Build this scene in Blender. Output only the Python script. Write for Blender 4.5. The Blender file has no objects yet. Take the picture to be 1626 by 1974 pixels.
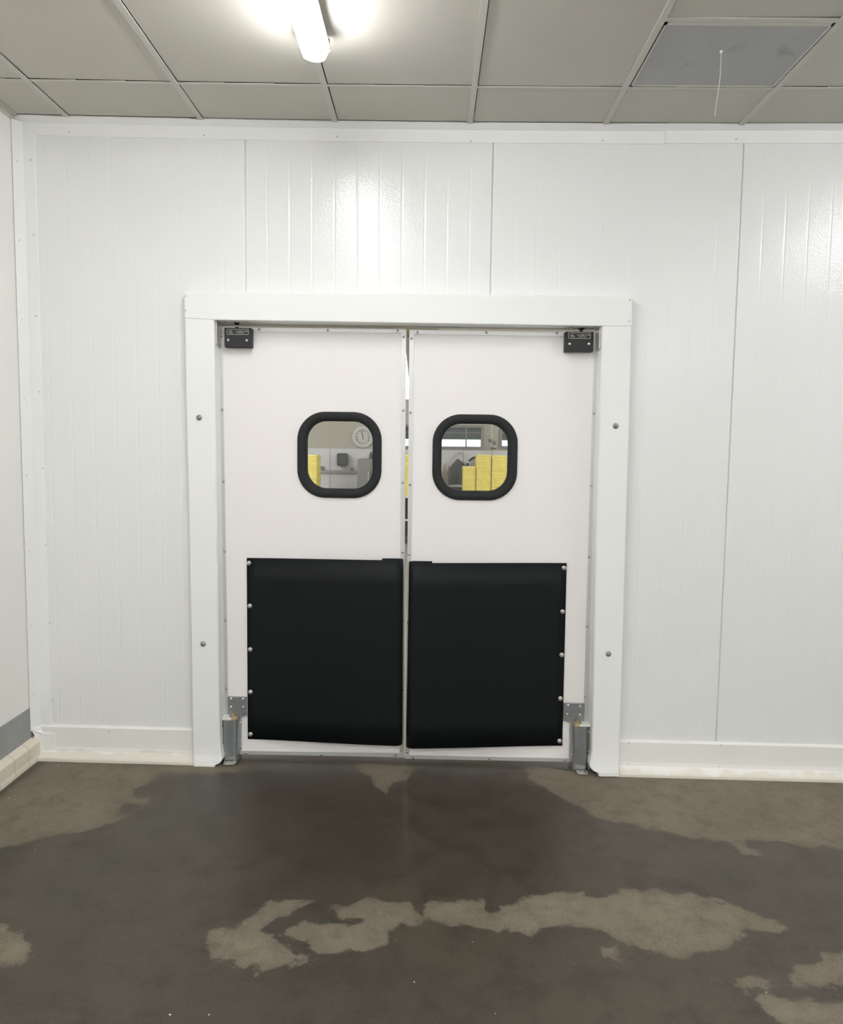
import bpy, bmesh, math, random
import numpy as np
from mathutils import Vector, Matrix

S = bpy.context.scene
COL = S.collection
random.seed(4)

# ------------------------------------------------------------------ camera
W_, H_, F_ = 1626.0, 1974.0, 1480.0
YAW, PIT, ROL = 0.011496, 0.08572, 0.012679
CAM = Vector((0.11787, -3.631417, 1.580565))
cy, sy, cp, sp, cr, sr = (math.cos(YAW), math.sin(YAW), math.cos(PIT), math.sin(PIT), math.cos(ROL), math.sin(ROL))
FW = Vector((-sy * cp, cy * cp, -sp))
RT0 = Vector((cy, sy, 0)); UP0 = RT0.cross(FW)
RT = cr * RT0 + sr * UP0; UP = -sr * RT0 + cr * UP0
cam = bpy.data.cameras.new('camera'); cam_o = bpy.data.objects.new('camera', cam); COL.objects.link(cam_o)
m = Matrix((RT, UP, -FW)).transposed().to_4x4(); m.translation = CAM; cam_o.matrix_world = m
cam.sensor_fit = 'HORIZONTAL'; cam.sensor_width = 36.0; cam.lens = 36.0 * F_ / W_; cam.clip_start = 0.05
S.camera = cam_o

# ------------------------------------------------------------------ world, exposure
LAMP = 49.0            # emission of the batten diffusers in this room
LAMP_FAR = 62.0
wd = bpy.data.worlds.new('daylight'); S.world = wd; wd.use_nodes = True
bg = wd.node_tree.nodes['Background']; bg.inputs[0].default_value = (0.80, 0.95, 1.0, 1); bg.inputs[1].default_value = 3.2
S.view_settings.view_transform = 'Standard'; S.view_settings.look = 'None'
S.view_settings.gamma = 1.0; S.view_settings.use_curve_mapping = False
S.view_settings.exposure = 0.0
S.cycles.max_bounces = 8; S.cycles.diffuse_bounces = 5; S.cycles.glossy_bounces = 4
S.cycles.transparent_max_bounces = 8; S.cycles.use_denoising = True

# ------------------------------------------------------------------ measuring helpers
def ray(px, py): return (RT * (px - W_ / 2) - UP * (py - H_ / 2) + FW * F_)
def PY(px, py, Y=0.0):
    d = ray(px, py); return CAM + d * ((Y - CAM.y) / d.y)
def PZ(px, py, Z):
    d = ray(px, py); return CAM + d * ((Z - CAM.z) / d.z)

# ------------------------------------------------------------------ materials
def lin(c):
    return tuple((x / 12.92 if x <= .04045 else ((x + .055) / 1.055) ** 2.4) for x in [v / 255 for v in c]) + (1,)
def mat(name, col, rough=.5, metal=0., bump=None, var=0., spec=.5, vscale=3.0, coat=0.):
    """bump=(scale, strength, distance[, stretch])  var=amount of blotchy colour variation"""
    M = bpy.data.materials.new(name); M.use_nodes = True
    nt = M.node_tree; N = nt.nodes; L = nt.links; b = N['Principled BSDF']
    c = lin(col)
    b.inputs['Base Color'].default_value = c; b.inputs['Roughness'].default_value = rough
    b.inputs['Metallic'].default_value = metal; b.inputs['Specular IOR Level'].default_value = spec
    b.inputs['Coat Weight'].default_value = coat
    tc = N.new('ShaderNodeTexCoord')
    if var:
        n = N.new('ShaderNodeTexNoise'); n.inputs['Scale'].default_value = vscale; n.inputs['Detail'].default_value = 6
        L.new(tc.outputs['Object'], n.inputs['Vector'])
        mx = N.new('ShaderNodeMix'); mx.data_type = 'RGBA'
        mx.inputs[6].default_value = tuple(v * (1 - var) for v in c[:3]) + (1,)
        mx.inputs[7].default_value = tuple(min(1, v * (1 + var)) for v in c[:3]) + (1,)
        L.new(n.outputs[0], mx.inputs[0]); L.new(mx.outputs[2], b.inputs['Base Color'])
    if bump:
        n = N.new('ShaderNodeTexNoise'); n.inputs['Scale'].default_value = bump[0]; n.inputs['Detail'].default_value = 2
        mp = N.new('ShaderNodeMapping')
        if len(bump) > 3: mp.inputs['Scale'].default_value = bump[3]
        L.new(tc.outputs['Object'], mp.inputs[0]); L.new(mp.outputs[0], n.inputs['Vector'])
        bp = N.new('ShaderNodeBump'); bp.inputs['Strength'].default_value = bump[1]; bp.inputs['Distance'].default_value = bump[2]
        L.new(n.outputs[0], bp.inputs['Height']); L.new(bp.outputs[0], b.inputs['Normal'])
    return M
def emit(name, col, s):
    M = bpy.data.materials.new(name); M.use_nodes = True; b = M.node_tree.nodes['Principled BSDF']
    b.inputs['Base Color'].default_value = lin(col)
    b.inputs['Emission Color'].default_value = lin(col); b.inputs['Emission Strength'].default_value = s
    return M

WALLP = mat('white_coated_panel', (230, 231, 228), .15, bump=(145, .85, .0012), spec=.5)
TRIMW = mat('white_coated_trim', (234, 235, 231), .38, bump=(120, .15, .0006))
POSTW = mat('white_frame_paint', (236, 237, 233), .5, bump=(90, .15, .0006), spec=.25)
CREAM = mat('cream_plaster', (238, 236, 230), .75, bump=(14, .25, .003), var=.02)
LEAFW = mat('white_door_skin', (238, 234, 231), .55, bump=(220, .1, .0004))
ALU = mat('brushed_aluminium', (205, 205, 203), .42, .55, bump=(60, .1, .0003, (1, 1, .05)))
STEEL = mat('stainless_steel', (196, 193, 184), .35, .6, var=.12, vscale=30)
GALV = mat('galvanised_steel', (160, 165, 166), .28, .72, var=.16, vscale=45)
SCREWM = mat('screw_steel', (190, 190, 188), .25, 1.)
BOLTM = mat('bolt_zinc', (196, 195, 190), .35, .6)
BLKS = mat('black_powder_coat', (44, 46, 46), .6, bump=(300, .2, .0004), spec=.35)
BLKR = mat('black_rubber', (36, 38, 38), .75, bump=(400, .25, .0004), spec=.35)
BLKP = mat('black_plastic_sheet', (16, 19, 21), .55, bump=(350, .12, .0003), spec=.2)
DARK = mat('gap_shade', (20, 20, 19), .9)
PRINT = mat('silver_print', (178, 176, 168), .5, .2)
BRASS = mat('brass', (158, 142, 112), .5, .4, var=.25, vscale=90)
TILE = mat('ceiling_tile_vinyl', (197, 193, 182), .6, bump=(40, .12, .001), var=.05, vscale=1.6)
GRID = mat('ceiling_grid_metal', (199, 197, 187), .45, var=.05, vscale=2)
HOUS = mat('lamp_housing', (205, 205, 200), .5)
YEL = mat('yellow_plastic', (246, 230, 128), .5, var=.12, vscale=12)
SCR = mat('plastic_film', (225, 224, 218), .4)

# ------------------------------------------------------------------ object helpers
def rootloc(p):
    while p.parent: p = p.parent
    return p.location.copy()
def tag(o, label=None, cat=None, group=None, kind=None):
    if label: o['label'] = label
    if cat: o['category'] = cat
    if group: o['group'] = group
    if kind: o['kind'] = kind
    return o
def empty(name, loc, label, cat, group=None, kind=None):
    o = bpy.data.objects.new(name, None); COL.objects.link(o); o.location = loc; o.empty_display_size = .1
    return tag(o, label, cat, group, kind)
def obj(name, bm, mt, parent=None, smooth=False, loc=None, bevel=0., recalc=True):
    """one mesh object; bm is in world coordinates"""
    if recalc: bmesh.ops.recalc_face_normals(bm, faces=bm.faces)
    if parent is not None: L = rootloc(parent)
    elif loc is not None: L = Vector(loc)
    else:
        xs = [v.co for v in bm.verts]
        L = Vector(((min(c.x for c in xs) + max(c.x for c in xs)) / 2, (min(c.y for c in xs) + max(c.y for c in xs)) / 2, min(c.z for c in xs)))
    for v in bm.verts: v.co -= L
    me = bpy.data.meshes.new(name); bm.to_mesh(me); bm.free()
    if mt: me.materials.append(mt)
    if smooth:
        for p in me.polygons: p.use_smooth = True
    o = bpy.data.objects.new(name, me); COL.objects.link(o)
    if parent is not None: o.parent = parent
    else: o.location = L
    if bevel:
        b = o.modifiers.new('b', 'BEVEL'); b.width = bevel; b.segments = 2; b.limit_method = 'ANGLE'
    return o
def inst(name, me, parent, loc, rot=None):
    o = bpy.data.objects.new(name, me); COL.objects.link(o)
    if parent is not None: o.parent = parent; o.location = Vector(loc) - rootloc(parent)
    else: o.location = loc
    if rot: o.rotation_euler = rot
    return o
def add_box(bm, x0, x1, y0, y1, z0, z1):
    vs = [bm.verts.new((x, y, z)) for x in (x0, x1) for y in (y0, y1) for z in (z0, z1)]
    for f in ((0, 1, 3, 2), (4, 6, 7, 5), (0, 4, 5, 1), (2, 3, 7, 6), (0, 2, 6, 4), (1, 5, 7, 3)):
        bm.faces.new([vs[i] for i in f])
    return bm
def box(*a): return add_box(bmesh.new(), *a)
def add_prism(bm, poly, y0, y1, holes=()):
    """polygon given as (x, z) points, extruded from y0 to y1, with optional holes"""
    loops = [poly] + list(holes); rings = []
    for y in (y0, y1):
        es = []; rr = []
        for lp in loops:
            vs = [bm.verts.new((p[0], y, p[1])) for p in lp]; rr.append(vs)
            for i in range(len(vs)): es.append(bm.edges.new((vs[i], vs[(i + 1) % len(vs)])))
        rings.append(rr)
        if len(loops) == 1 : bm.faces.new(rr[0])
        else: bmesh.ops.triangle_fill(bm, use_beauty=True, use_dissolve=False, edges=es)
    for a, b in zip(*rings):
        n = len(a)
        for i in range(n): bm.faces.new((a[i], a[(i + 1) % n], b[(i + 1) % n], b[i]))
    return bm
def prism(poly, y0, y1, holes=()): return add_prism(bmesh.new(), poly, y0, y1, holes)
def add_vprism(bm, plan, z0, z1):
    """polygon in plan (x, y), extruded in z; z0 / z1 may be functions of (x, y)"""
    f0 = z0 if callable(z0) else (lambda x, y: z0); f1 = z1 if callable(z1) else (lambda x, y: z1)
    a = [bm.verts.new((p[0], p[1], f0(*p))) for p in plan]; b = [bm.verts.new((p[0], p[1], f1(*p))) for p in plan]
    n = len(plan); bm.faces.new(a); bm.faces.new(b)
    for i in range(n): bm.faces.new((a[i], a[(i + 1) % n], b[(i + 1) % n], b[i]))
    return bm
def add_lathe(bm, c, prof, n=24, axis='z'):
    """prof: list of (radius, height along the axis)"""
    rings = []
    for r, h in prof:
        if r < 1e-6:
            p = {'z': (0, 0, h), 'y': (0, h, 0), 'x': (h, 0, 0)}[axis]; rings.append([bm.verts.new(Vector(c) + Vector(p))]); continue
        rg = []
        for i in range(n):
            a = 2 * math.pi * i / n; u, v = r * math.cos(a), r * math.sin(a)
            p = {'z': (u, v, h), 'y': (u, h, v), 'x': (h, u, v)}[axis]; rg.append(bm.verts.new(Vector(c) + Vector(p)))
        rings.append(rg)
    for A, B in zip(rings, rings[1:]):
        for i in range(n):
            j = (i + 1) % n
            if len(A) == 1 and len(B) == 1: break
            if len(A) == 1: bm.faces.new((A[0], B[i], B[j]))
            elif len(B) == 1: bm.faces.new((A[i], A[j], B[0]))
            else: bm.faces.new((A[i], A[j], B[j], B[i]))
    return bm
def add_tube(bm, pts, r, n=10, closed=False):
    pts = [Vector(p) for p in pts]; rings = []; up = Vector((0.3, 0.2, 1)).normalized()
    for i, p in enumerate(pts):
        a = pts[i - 1] if (i or closed) else p; b = pts[(i + 1) % len(pts)] if (i < len(pts) - 1 or closed) else p
        t = (b - a).normalized(); s = t.cross(up)
        if s.length < 1e-3: s = t.cross(Vector((1, 0, 0)))
        s.normalize(); u = s.cross(t)
        rings.append([bm.verts.new(p + (s * math.cos(2 * math.pi * k / n) + u * math.sin(2 * math.pi * k / n)) * r) for k in range(n)])
    m_ = len(rings)
    for i in range(m_ if closed else m_ - 1):
        A, B = rings[i], rings[(i + 1) % m_]
        for k in range(n): bm.faces.new((A[k], A[(k + 1) % n], B[(k + 1) % n], B[k]))
    if not closed: bm.faces.new(rings[0]); bm.faces.new(rings[-1])
    return bm
def mesh_of(name, bm, mt, smooth=True):
    bmesh.ops.recalc_face_normals(bm, faces=bm.faces)
    me = bpy.data.meshes.new(name); bm.to_mesh(me); bm.free(); me.materials.append(mt)
    if smooth:
        for p in me.polygons: p.use_smooth = True
    return me
def rrect(cx, cz, hw, hh, r, n=10, bow=0.0):
    pts = []
    for q, (sx, sz) in enumerate(((1, 1), (-1, 1), (-1, -1), (1, -1))):
        for i in range(n + 1):
            a = math.pi / 2 * (q + i / n)
            pts.append((cx + sx * (hw - r) + r * math.cos(a), cz + sz * (hh - r) + r * math.sin(a)))
    return pts
def text_mesh(txt, size, depth=.0006):
    cu = bpy.data.curves.new('t', 'FONT'); cu.body = txt; cu.size = size; cu.align_x = 'CENTER'; cu.align_y = 'CENTER'; cu.extrude = depth / 2
    cu.offset = size * .018
    o = bpy.data.objects.new('t', cu); COL.objects.link(o); bpy.context.view_layer.update()
    me = bpy.data.meshes.new_from_object(o.evaluated_get(bpy.context.evaluated_depsgraph_get()))
    bpy.data.objects.remove(o); bpy.data.curves.remove(cu)
    return me

# ------------------------------------------------------------------ measured planes
XC = -1.7704                                   # left corner of the room
_a, _b = PY(92, 1468, -.055), PY(1618, 1509, -.055)
def zf(x): return _a.z + (x - _a.x) * (_b.z - _a.z) / (_b.x - _a.x)       # floor falls gently to the right
_c = [PY(x, y, -.02) for x, y in ((36, 224), (130, 227), (390, 231), (648, 236), (908, 240), (1170, 241), (1435, 241), (1618, 241))]
_q = np.polyfit([c.x for c in _c], [c.z for c in _c], 2)
def zc(x): return float(np.polyval(_q, min(max(x, -2.0), 1.9)))            # the hung ceiling sags slightly mid-room
XR, YR = 5.0, -7.2                             # right wall and rear wall of this room

# ------------------------------------------------------------------ floor with drying patches
DRY = [
 [(-400,1560),(0,1540),(92,1466),(370,1474),(470,1476),(468,1486),(440,1492),(350,1490),(310,1492),(290,1504),(285,1515),(262,1521),(256,1532),(285,1540),(274,1550),(235,1552),(240,1575),(205,1588),(185,1600),(160,1603),(130,1605),(90,1615),(40,1630),(0,1634),(-400,1700)],
 [(692,1472),(800,1474),(782,1500),(760,1512),(745,1532),(724,1518),(712,1498),(690,1490)],
 [(1010,1478),(1195,1486),(1700,1505),(1700,1640),(1618,1634),(1560,1631),(1520,1624),(1480,1621),(1452,1621),(1447,1633),(1480,1646),(1470,1650),(1430,1641),(1400,1626),(1330,1614),(1290,1604),(1220,1591),(1150,1581),(1128,1560),(1088,1540),(1050,1520),(1015,1500)],
 [(818,1742),(870,1738),(930,1735),(946,1756),(985,1748),(1010,1735),(1060,1715),(1090,1718),(1150,1728),(1200,1715),(1260,1716),(1330,1726),(1400,1740),(1450,1758),(1500,1775),(1530,1790),(1480,1795),(1440,1790),(1425,1815),(1400,1835),(1340,1840),(1325,1852),(1290,1848),(1230,1830),(1190,1805),(1140,1790),(1090,1780),(1055,1790),(1022,1810),(985,1790),(940,1792),(880,1786),(840,1770),(820,1760)],
 [(655,1746),(720,1737),(790,1738),(810,1755),(814,1775),(780,1786),(745,1800),(740,1820),(700,1832),(650,1840),(612,1836),(590,1816),(538,1806),(543,1795),(580,1785),(620,1778),(682,1786),(692,1775),(642,1770)],
 [(508,1745),(560,1733),(602,1738),(598,1750),(540,1765),(492,1790),(520,1800),(540,1820),(590,1840),(592,1856),(550,1861),(500,1876),(490,1861),(430,1851),(405,1831),(402,1800),(414,1788),(470,1786),(500,1765)],
 [(-200,1780),(0,1785),(42,1798),(66,1820),(60,1846),(30,1866),(-200,1870)],
 [(1378,1890),(1440,1882),(1500,1884),(1497,1900),(1440,1906),(1402,1900)],
 [(1514,1883),(1560,1860),(1590,1842),(1640,1838),(1640,1908),(1560,1896),(1520,1892)],
 [(1440,1918),(1540,1928),(1640,1932),(1640,2000),(1530,1990),(1480,1950)],
 [(1150,1826),(1186,1832),(1191,1848),(1166,1843)],
]
def fpt(px, py):
    z = 0.
    for _ in range(4): p = PZ(px, py, z); z = zf(p.x)
    return p.x, p.y
def sdf(px, py, poly):
    n = len(poly); d = np.full(px.shape, 1e9); ins = np.zeros(px.shape, bool)
    for i in range(n):
        x0, y0 = poly[i]; x1, y1 = poly[(i + 1) % n]
        ex, ey = x1 - x0, y1 - y0; t = np.clip(((px - x0) * ex + (py - y0) * ey) / (ex * ex + ey * ey + 1e-12), 0, 1)
        d = np.minimum(d, np.hypot(px - x0 - t * ex, py - y0 - t * ey))
        c = ((y0 > py) != (y1 > py)) & (px < (x1 - x0) * (py - y0) / (y1 - y0 + 1e-12) + x0)
        ins ^= c
    return np.where(ins, d, -d)
def make_floor():
    st = .022
    gx = np.arange(XC - .3, 2.2 + st, st); gy = np.append(np.arange(-3.0, .09, st), .105)
    gx = np.concatenate([gx, np.linspace(gx[-1] + .1, XR + .2, 10)]); gy = np.concatenate([np.linspace(YR - .2, -3.1, 12), gy])
    X, Y = np.meshgrid(gx, gy); best = np.full(X.shape, -1e9)
    for P in DRY: best = np.maximum(best, sdf(X, Y, [fpt(*q) for q in P]))
    best = np.clip(best, -.35, .35)
    nx, ny = len(gx), len(gy)
    me = bpy.data.meshes.new('floor')
    vs = [(float(x), float(y), zf(float(x))) for y in gy for x in gx]
    fs = [(j * nx + i, j * nx + i + 1, (j + 1) * nx + i + 1, (j + 1) * nx + i) for j in range(ny - 1) for i in range(nx - 1)]
    me.from_pydata(vs, [], fs); at = me.attributes.new('dry', 'FLOAT', 'POINT'); at.data.foreach_set('value', best.ravel().astype(np.float32))
    M = bpy.data.materials.new('damp_concrete'); M.use_nodes = True; nt = M.node_tree; N = nt.nodes; L = nt.links; b = N['Principled BSDF']
    tc = N.new('ShaderNodeTexCoord'); A = N.new('ShaderNodeAttribute'); A.attribute_name = 'dry'
    def noise(s, det=4, rough=.5):
        n = N.new('ShaderNodeTexNoise'); n.inputs['Scale'].default_value = s; n.inputs['Detail'].default_value = det
        n.inputs['Roughness'].default_value = rough; L.new(tc.outputs['Object'], n.inputs['Vector']); return n.outputs[0]
    def math_(op, a, bb, cc=None):
        n = N.new('ShaderNodeMath'); n.operation = op
        for i, v in enumerate((a, bb, cc)):
            if v is None: continue
            if isinstance(v, (int, float)): n.inputs[i].default_value = v
            else: L.new(v, n.inputs[i])
        return n.outputs[0]
    def ramp(v, stops):
        r = N.new('ShaderNodeValToRGB'); L.new(v, r.inputs[0])
        while len(r.color_ramp.elements) < len(stops): r.color_ramp.elements.new(.5)
        for e, (p, c) in zip(r.color_ramp.elements, stops): e.position = p; e.color = c if len(c) == 4 else c + (1,)
        return r.outputs[0]
    def mix(f, a, c):
        m_ = N.new('ShaderNodeMix'); m_.data_type = 'RGBA'
        for i, v in ((0, f), (6, a), (7, c)):
            if hasattr(v, 'links'): L.new(v, m_.inputs[i])
            else: m_.inputs[i].default_value = v
        return m_.outputs[2]
    edge = math_('ADD', A.outputs['Fac'], math_('MULTIPLY', math_('SUBTRACT', noise(13, 10, .68), .5), .15))
    edge2 = math_('ADD', edge, math_('MULTIPLY', math_('SUBTRACT', noise(5, 2), .5), .04))
    g = lambda v: (v, v, v, 1)
    mask = ramp(math_('ADD', math_('MULTIPLY', edge2, 5), .5), [(0, g(0)), (.47, g(0)), (.53, g(.78)), (.8, g(1))])
    wet = mix(ramp(noise(1.6, 5), [(.35, g(0)), (.68, g(1))]), lin((66, 61, 51)), lin((77, 69, 56)))
    wet = mix(ramp(noise(7, 6, .7), [(.46, g(0)), (.66, g(.8))]), wet, lin((54, 49, 40)))
    dry = mix(ramp(noise(2.3, 6), [(.3, g(0)), (.7, g(1))]), lin((113, 105, 90)), lin((126, 117, 100)))
    dry = mix(ramp(noise(9, 7, .7), [(.46, g(0)), (.66, g(.7))]), dry, lin((98, 88, 72)))
    colr = mix(mask, wet, dry)
    vor = N.new('ShaderNodeTexVoronoi'); vor.inputs['Scale'].default_value = 120; L.new(tc.outputs['Object'], vor.inputs['Vector'])
    colr = mix(ramp(noise(230, 2), [(.3, g(.35)), (.55, g(0))]), colr, lin((44, 41, 36)))
    colr = mix(ramp(noise(170, 1), [(.7, g(0)), (.78, g(.3))]), colr, lin((150, 146, 134)))
    L.new(colr, b.inputs['Base Color'])
    b.inputs['Specular IOR Level'].default_value = .38; rg = ramp(mask, [(0, g(.36)), (1, g(.7))]); rr = math_('ADD', rg, math_('MULTIPLY', math_('SUBTRACT', noise(3, 4), .5), .25)); L.new(rr, b.inputs['Roughness'])
    hh = math_('ADD', noise(190, 3, .7), math_('MULTIPLY', noise(28, 3), .8))
    bp = N.new('ShaderNodeBump'); bp.inputs['Strength'].default_value = .5; bp.inputs['Distance'].default_value = .0016; L.new(hh, bp.inputs['Height']); L.new(bp.outputs[0], b.inputs['Normal'])
    me.materials.append(M)
    o = bpy.data.objects.new('floor', me); COL.objects.link(o)
    tag(o, 'damp grey concrete floor with paler drying patches in front of the doors', 'floor', kind='structure')
make_floor()

# ------------------------------------------------------------------ door frame positions (needed by the wall)
YP = -.05                                       # front plane of the frame posts
YL = .05                                        # front plane of the door leaves
XL_, XR_ = PY(400, 1000, 0).x, PY(1175, 1000, 0).x
ZH = PY(780, 600, 0).z

# ------------------------------------------------------------------ ribbed wall panels
sx = [PY(473, 420).x, PY(948.5, 420).x, PY(1428.5, 420).x]
PW = (sx[2] - sx[0]) / 2; RP = PW / 11
ribs = []; seams = []
for k in range(-2, 5):
    s0 = sx[0] + k * PW; seams.append(s0)
    for j in range(1, 11): ribs.append(s0 + j * RP)
def wall_profile(x0, x1):
    pts = [(x0, 0.)]
    ev = sorted([(s, 's') for s in seams] + [(r, 'r') for r in ribs])
    for x, k in ev:
        if x < x0 + .02 or x > x1 - .02: continue
        if k == 'r':
            pts.append((x - .0095, 0))
            for i in range(-5, 6):
                pts.append((x + i * .0014, .0008 * (1 + math.cos(math.pi * i / 5)) / 2))
            pts.append((x + .0095, 0))
        else:
            for dx, d in ((-.008, 0), (-.005, 0), (-.0030, .0008), (-.0024, .009), (.0024, .009), (.0030, .0008), (.005, 0), (.008, 0)): pts.append((x + dx, d))
    pts.append((x1, 0.)); return pts
bm = bmesh.new()
for x0, x1, z0 in ((XC, XL_, -.05), (XL_, XR_, ZH), (XR_, XR, -.05)):
    z1 = 3.12; pr = wall_profile(x0, x1)
    lo = [bm.verts.new((x, y, z0)) for x, y in pr]; hi = [bm.verts.new((x, y, z1)) for x, y in pr]
    for i in range(len(pr) - 1): bm.faces.new((lo[i], lo[i + 1], hi[i + 1], hi[i]))
wb = obj('wall_back', bm, WALLP, smooth=True, recalc=False)
for p in wb.data.polygons:
    if p.normal.y > 0: p.flip()
tag(wb, 'white ribbed insulated panel wall around the double doors', 'wall', kind='structure')
bm = bmesh.new()                                # the core and far skin of the same wall
for x0, x1, z0 in ((XC - 1.5, XL_, -.06), (XL_, XR_, ZH), (XR_, XR, -.06)): add_box(bm, x0, x1, .012, .12, z0, 3.6)
obj('core', bm, TRIMW, wb)

# left wall, curb, strip
XLW = XC - .035
o = obj('wall_left', box(XLW - .12, XLW, YR, .0, -.06, 3.14), CREAM)
tag(o, 'plain cream plastered wall at the left', 'wall', kind='structure')
zt = .270; 
p_s = PY(74, 1363, -.03); p_c = PY(76, 1421, -.03)
ZS = p_s.z; ZCB = p_c.z
strip = obj('kick_strip', box(XLW - .001, XLW + .004, YR, -.012, ZCB - .02, ZS), mat('grey_worn_metal', (158, 160, 158), .5, .3, var=.3, vscale=5), o)
# concrete curb with bevelled top
CURB = mat('cream_painted_curb', (222, 213, 195), .65, bump=(25, .5, .003), var=.06, vscale=6)
nt = CURB.node_tree; N = nt.nodes; L = nt.links
br = N.new('ShaderNodeTexBrick'); br.inputs['Scale'].default_value = 1; br.inputs['Brick Width'].default_value = .125; br.inputs['Row Height'].default_value = 3.0
br.inputs['Mortar Size'].default_value = .0014; br.inputs['Mortar Smooth'].default_value = .3; br.offset = 0
br.inputs['Color1'].default_value = (1, 1, 1, 1); br.inputs['Color2'].default_value = (1, 1, 1, 1); br.inputs['Mortar'].default_value = (.35, .32, .27, 1)
tcn = N.new('ShaderNodeTexCoord'); sx_ = N.new('ShaderNodeSeparateXYZ'); cx_ = N.new('ShaderNodeCombineXYZ')
L.new(tcn.outputs['Object'], sx_.inputs[0]); L.new(sx_.outputs[1], cx_.inputs[0]); cx_.inputs[1].default_value = 1.5; L.new(cx_.outputs[0], br.inputs['Vector'])
old = N['Principled BSDF'].inputs['Base Color'].links[0].from_socket
mm = N.new('ShaderNodeMix'); mm.data_type = 'RGBA'; mm.blend_type = 'MULTIPLY'; mm.inputs[0].default_value = 1
L.new(old, mm.inputs[6]); L.new(br.outputs[0], mm.inputs[7]); L.new(mm.outputs[2], N['Principled BSDF'].inputs['Base Color'])
pf = PY(92, 1427, -.005); ZCF = pf.z
prof = [(XLW - .05, -.06), (XC + .004, -.06), (XC + .004, zf(XC) + .012), (XC, zf(XC) + .03), (XC, ZCF), (XC - .004, ZCF + .007), (XLW, ZCB + .004), (XLW - .05, ZCB + .004)]
bm = bmesh.new(); a = [bm.verts.new((x, YR, z)) for x, z in prof]; b = [bm.verts.new((x, -.004, z)) for x, z in prof]
bm.faces.new(a); bm.faces.new(b)
for i in range(len(prof)): j = (i + 1) % len(prof); bm.faces.new((a[i], a[j], b[j], b[i]))
tag(obj('baseboard_left', bm, CURB, loc=(XC, 0, 0)), 'chipped cream curb along the foot of the left wall', 'baseboard', kind='structure')

# remaining walls of this room (behind and beside the camera)
tag(obj('wall_right', box(XR, XR + .12, YR, .0, -.06, 3.14), WALLP), 'white wall at the right', 'wall', kind='structure')
tag(obj('wall_rear', box(XC - .2, XR + .1, YR - .12, YR, -.06, 3.14), WALLP), 'white wall behind the viewpoint', 'wall', kind='structure')

# corner trim, base trims, ceiling trim
SCRW = mesh_of('trim_screw', add_lathe(bmesh.new(), (0, 0, 0), [(.0042, 0), (.004, -.0012), (.0025, -.0026), (0, -.003)], 12, 'y'), mat('painted_screw', (196, 197, 192), .5))
t1 = empty('trim_1', (XC, 0, zf(XC)), 'white folded metal angle running up the left room corner', 'trim', kind='structure')
zb, ztop = PY(88, 1405, -.01).z, zc(XC) - .02
plan = [(XC - .033, -.045), (XC - .0305, -.0465), (XC - .001, -.0065), (XC + .049, -.0045), (XC + .052, -.0010), (XC + .052, .001), (XC - .034, .001)]
obj('angle', add_vprism(bmesh.new(), plan, zb, ztop), TRIMW, t1)
pl2 = [(XC - .02, -.035), (XC + .0, -.0215), (XC + .016, -.0195), (XC + .070, -.0165), (XC + .075, -.012), (XC + .075, .001), (XC - .02, .001)]
zk = zf(XC) + .022
bm = bmesh.new()
rows = [(zb + .018, 0.0), (zb - .002, .4), (zb - .022, 1.), (zk, 1.)]
pts_top = [(p[0], p[1]) for p in plan]; rr_ = []
for z, f in rows: rr_.append([bm.verts.new((a_[0] * (1 - f) + b_[0] * f, a_[1] * (1 - f) + b_[1] * f, z)) for a_, b_ in zip(plan, pl2)])
for A, B in zip(rr_, rr_[1:]):
    for i in range(7): j = (i + 1) % 7; bm.faces.new((A[i], A[j], B[j], B[i]))
bm.faces.new(rr_[0]); bm.faces.new(rr_[-1])
obj('corner_foot', bm, TRIMW, t1)
for (px, py) in ((60, 308), (66, 452), (70, 609), (77, 755), (83, 903), (90, 1050), (97, 1200), (103, 1349)):
    q = PY(px - 1, py, -.006); inst('screw', SCRW, t1, (q.x, -.0058, q.z))
for z in (2.85, 2.5, 2.14, 1.78, 1.42, 1.06, .7, .36): inst('screw', SCRW, t1, (XC - .018, -.0305, z), (0, 0, math.radians(-53)))

def base_trim(name, xa, xb, pxs, lab):
    z0, z1_ = zf(xa), zf(xb)
    t = empty(name, ((xa + xb) / 2, -.03, zf((xa + xb) / 2)), lab, 'baseboard', kind='structure')
    prof = [(.001, .166), (-.0030, .165), (-.0045, .160), (-.0145, .157), (-.0150, .06), (-.018, .042), (-.026, .028), (-.040, .021), (-.052, .018), (-.055, .012), (-.055, -.03), (.001, -.03)]
    bm = bmesh.new(); A = [bm.verts.new((xa, y, z0 + z)) for y, z in prof]; B = [bm.verts.new((xb, y, z1_ + z)) for y, z in prof]
    bm.faces.new(A); bm.faces.new(B)
    for i in range(len(prof)): j = (i + 1) % len(prof); bm.faces.new((A[i], A[j], B[j], B[i]))
    M = BASEM
    obj('cove_profile', bm, M, t)
    for px, py in pxs: q = PY(px, py, -.0155); inst('screw', SCRW, t, (q.x, -.0148, q.z))
BASEM = mat('white_cove_base', (233, 232, 226), .5, bump=(30, .25, .0015), var=.03, vscale=9)
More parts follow.
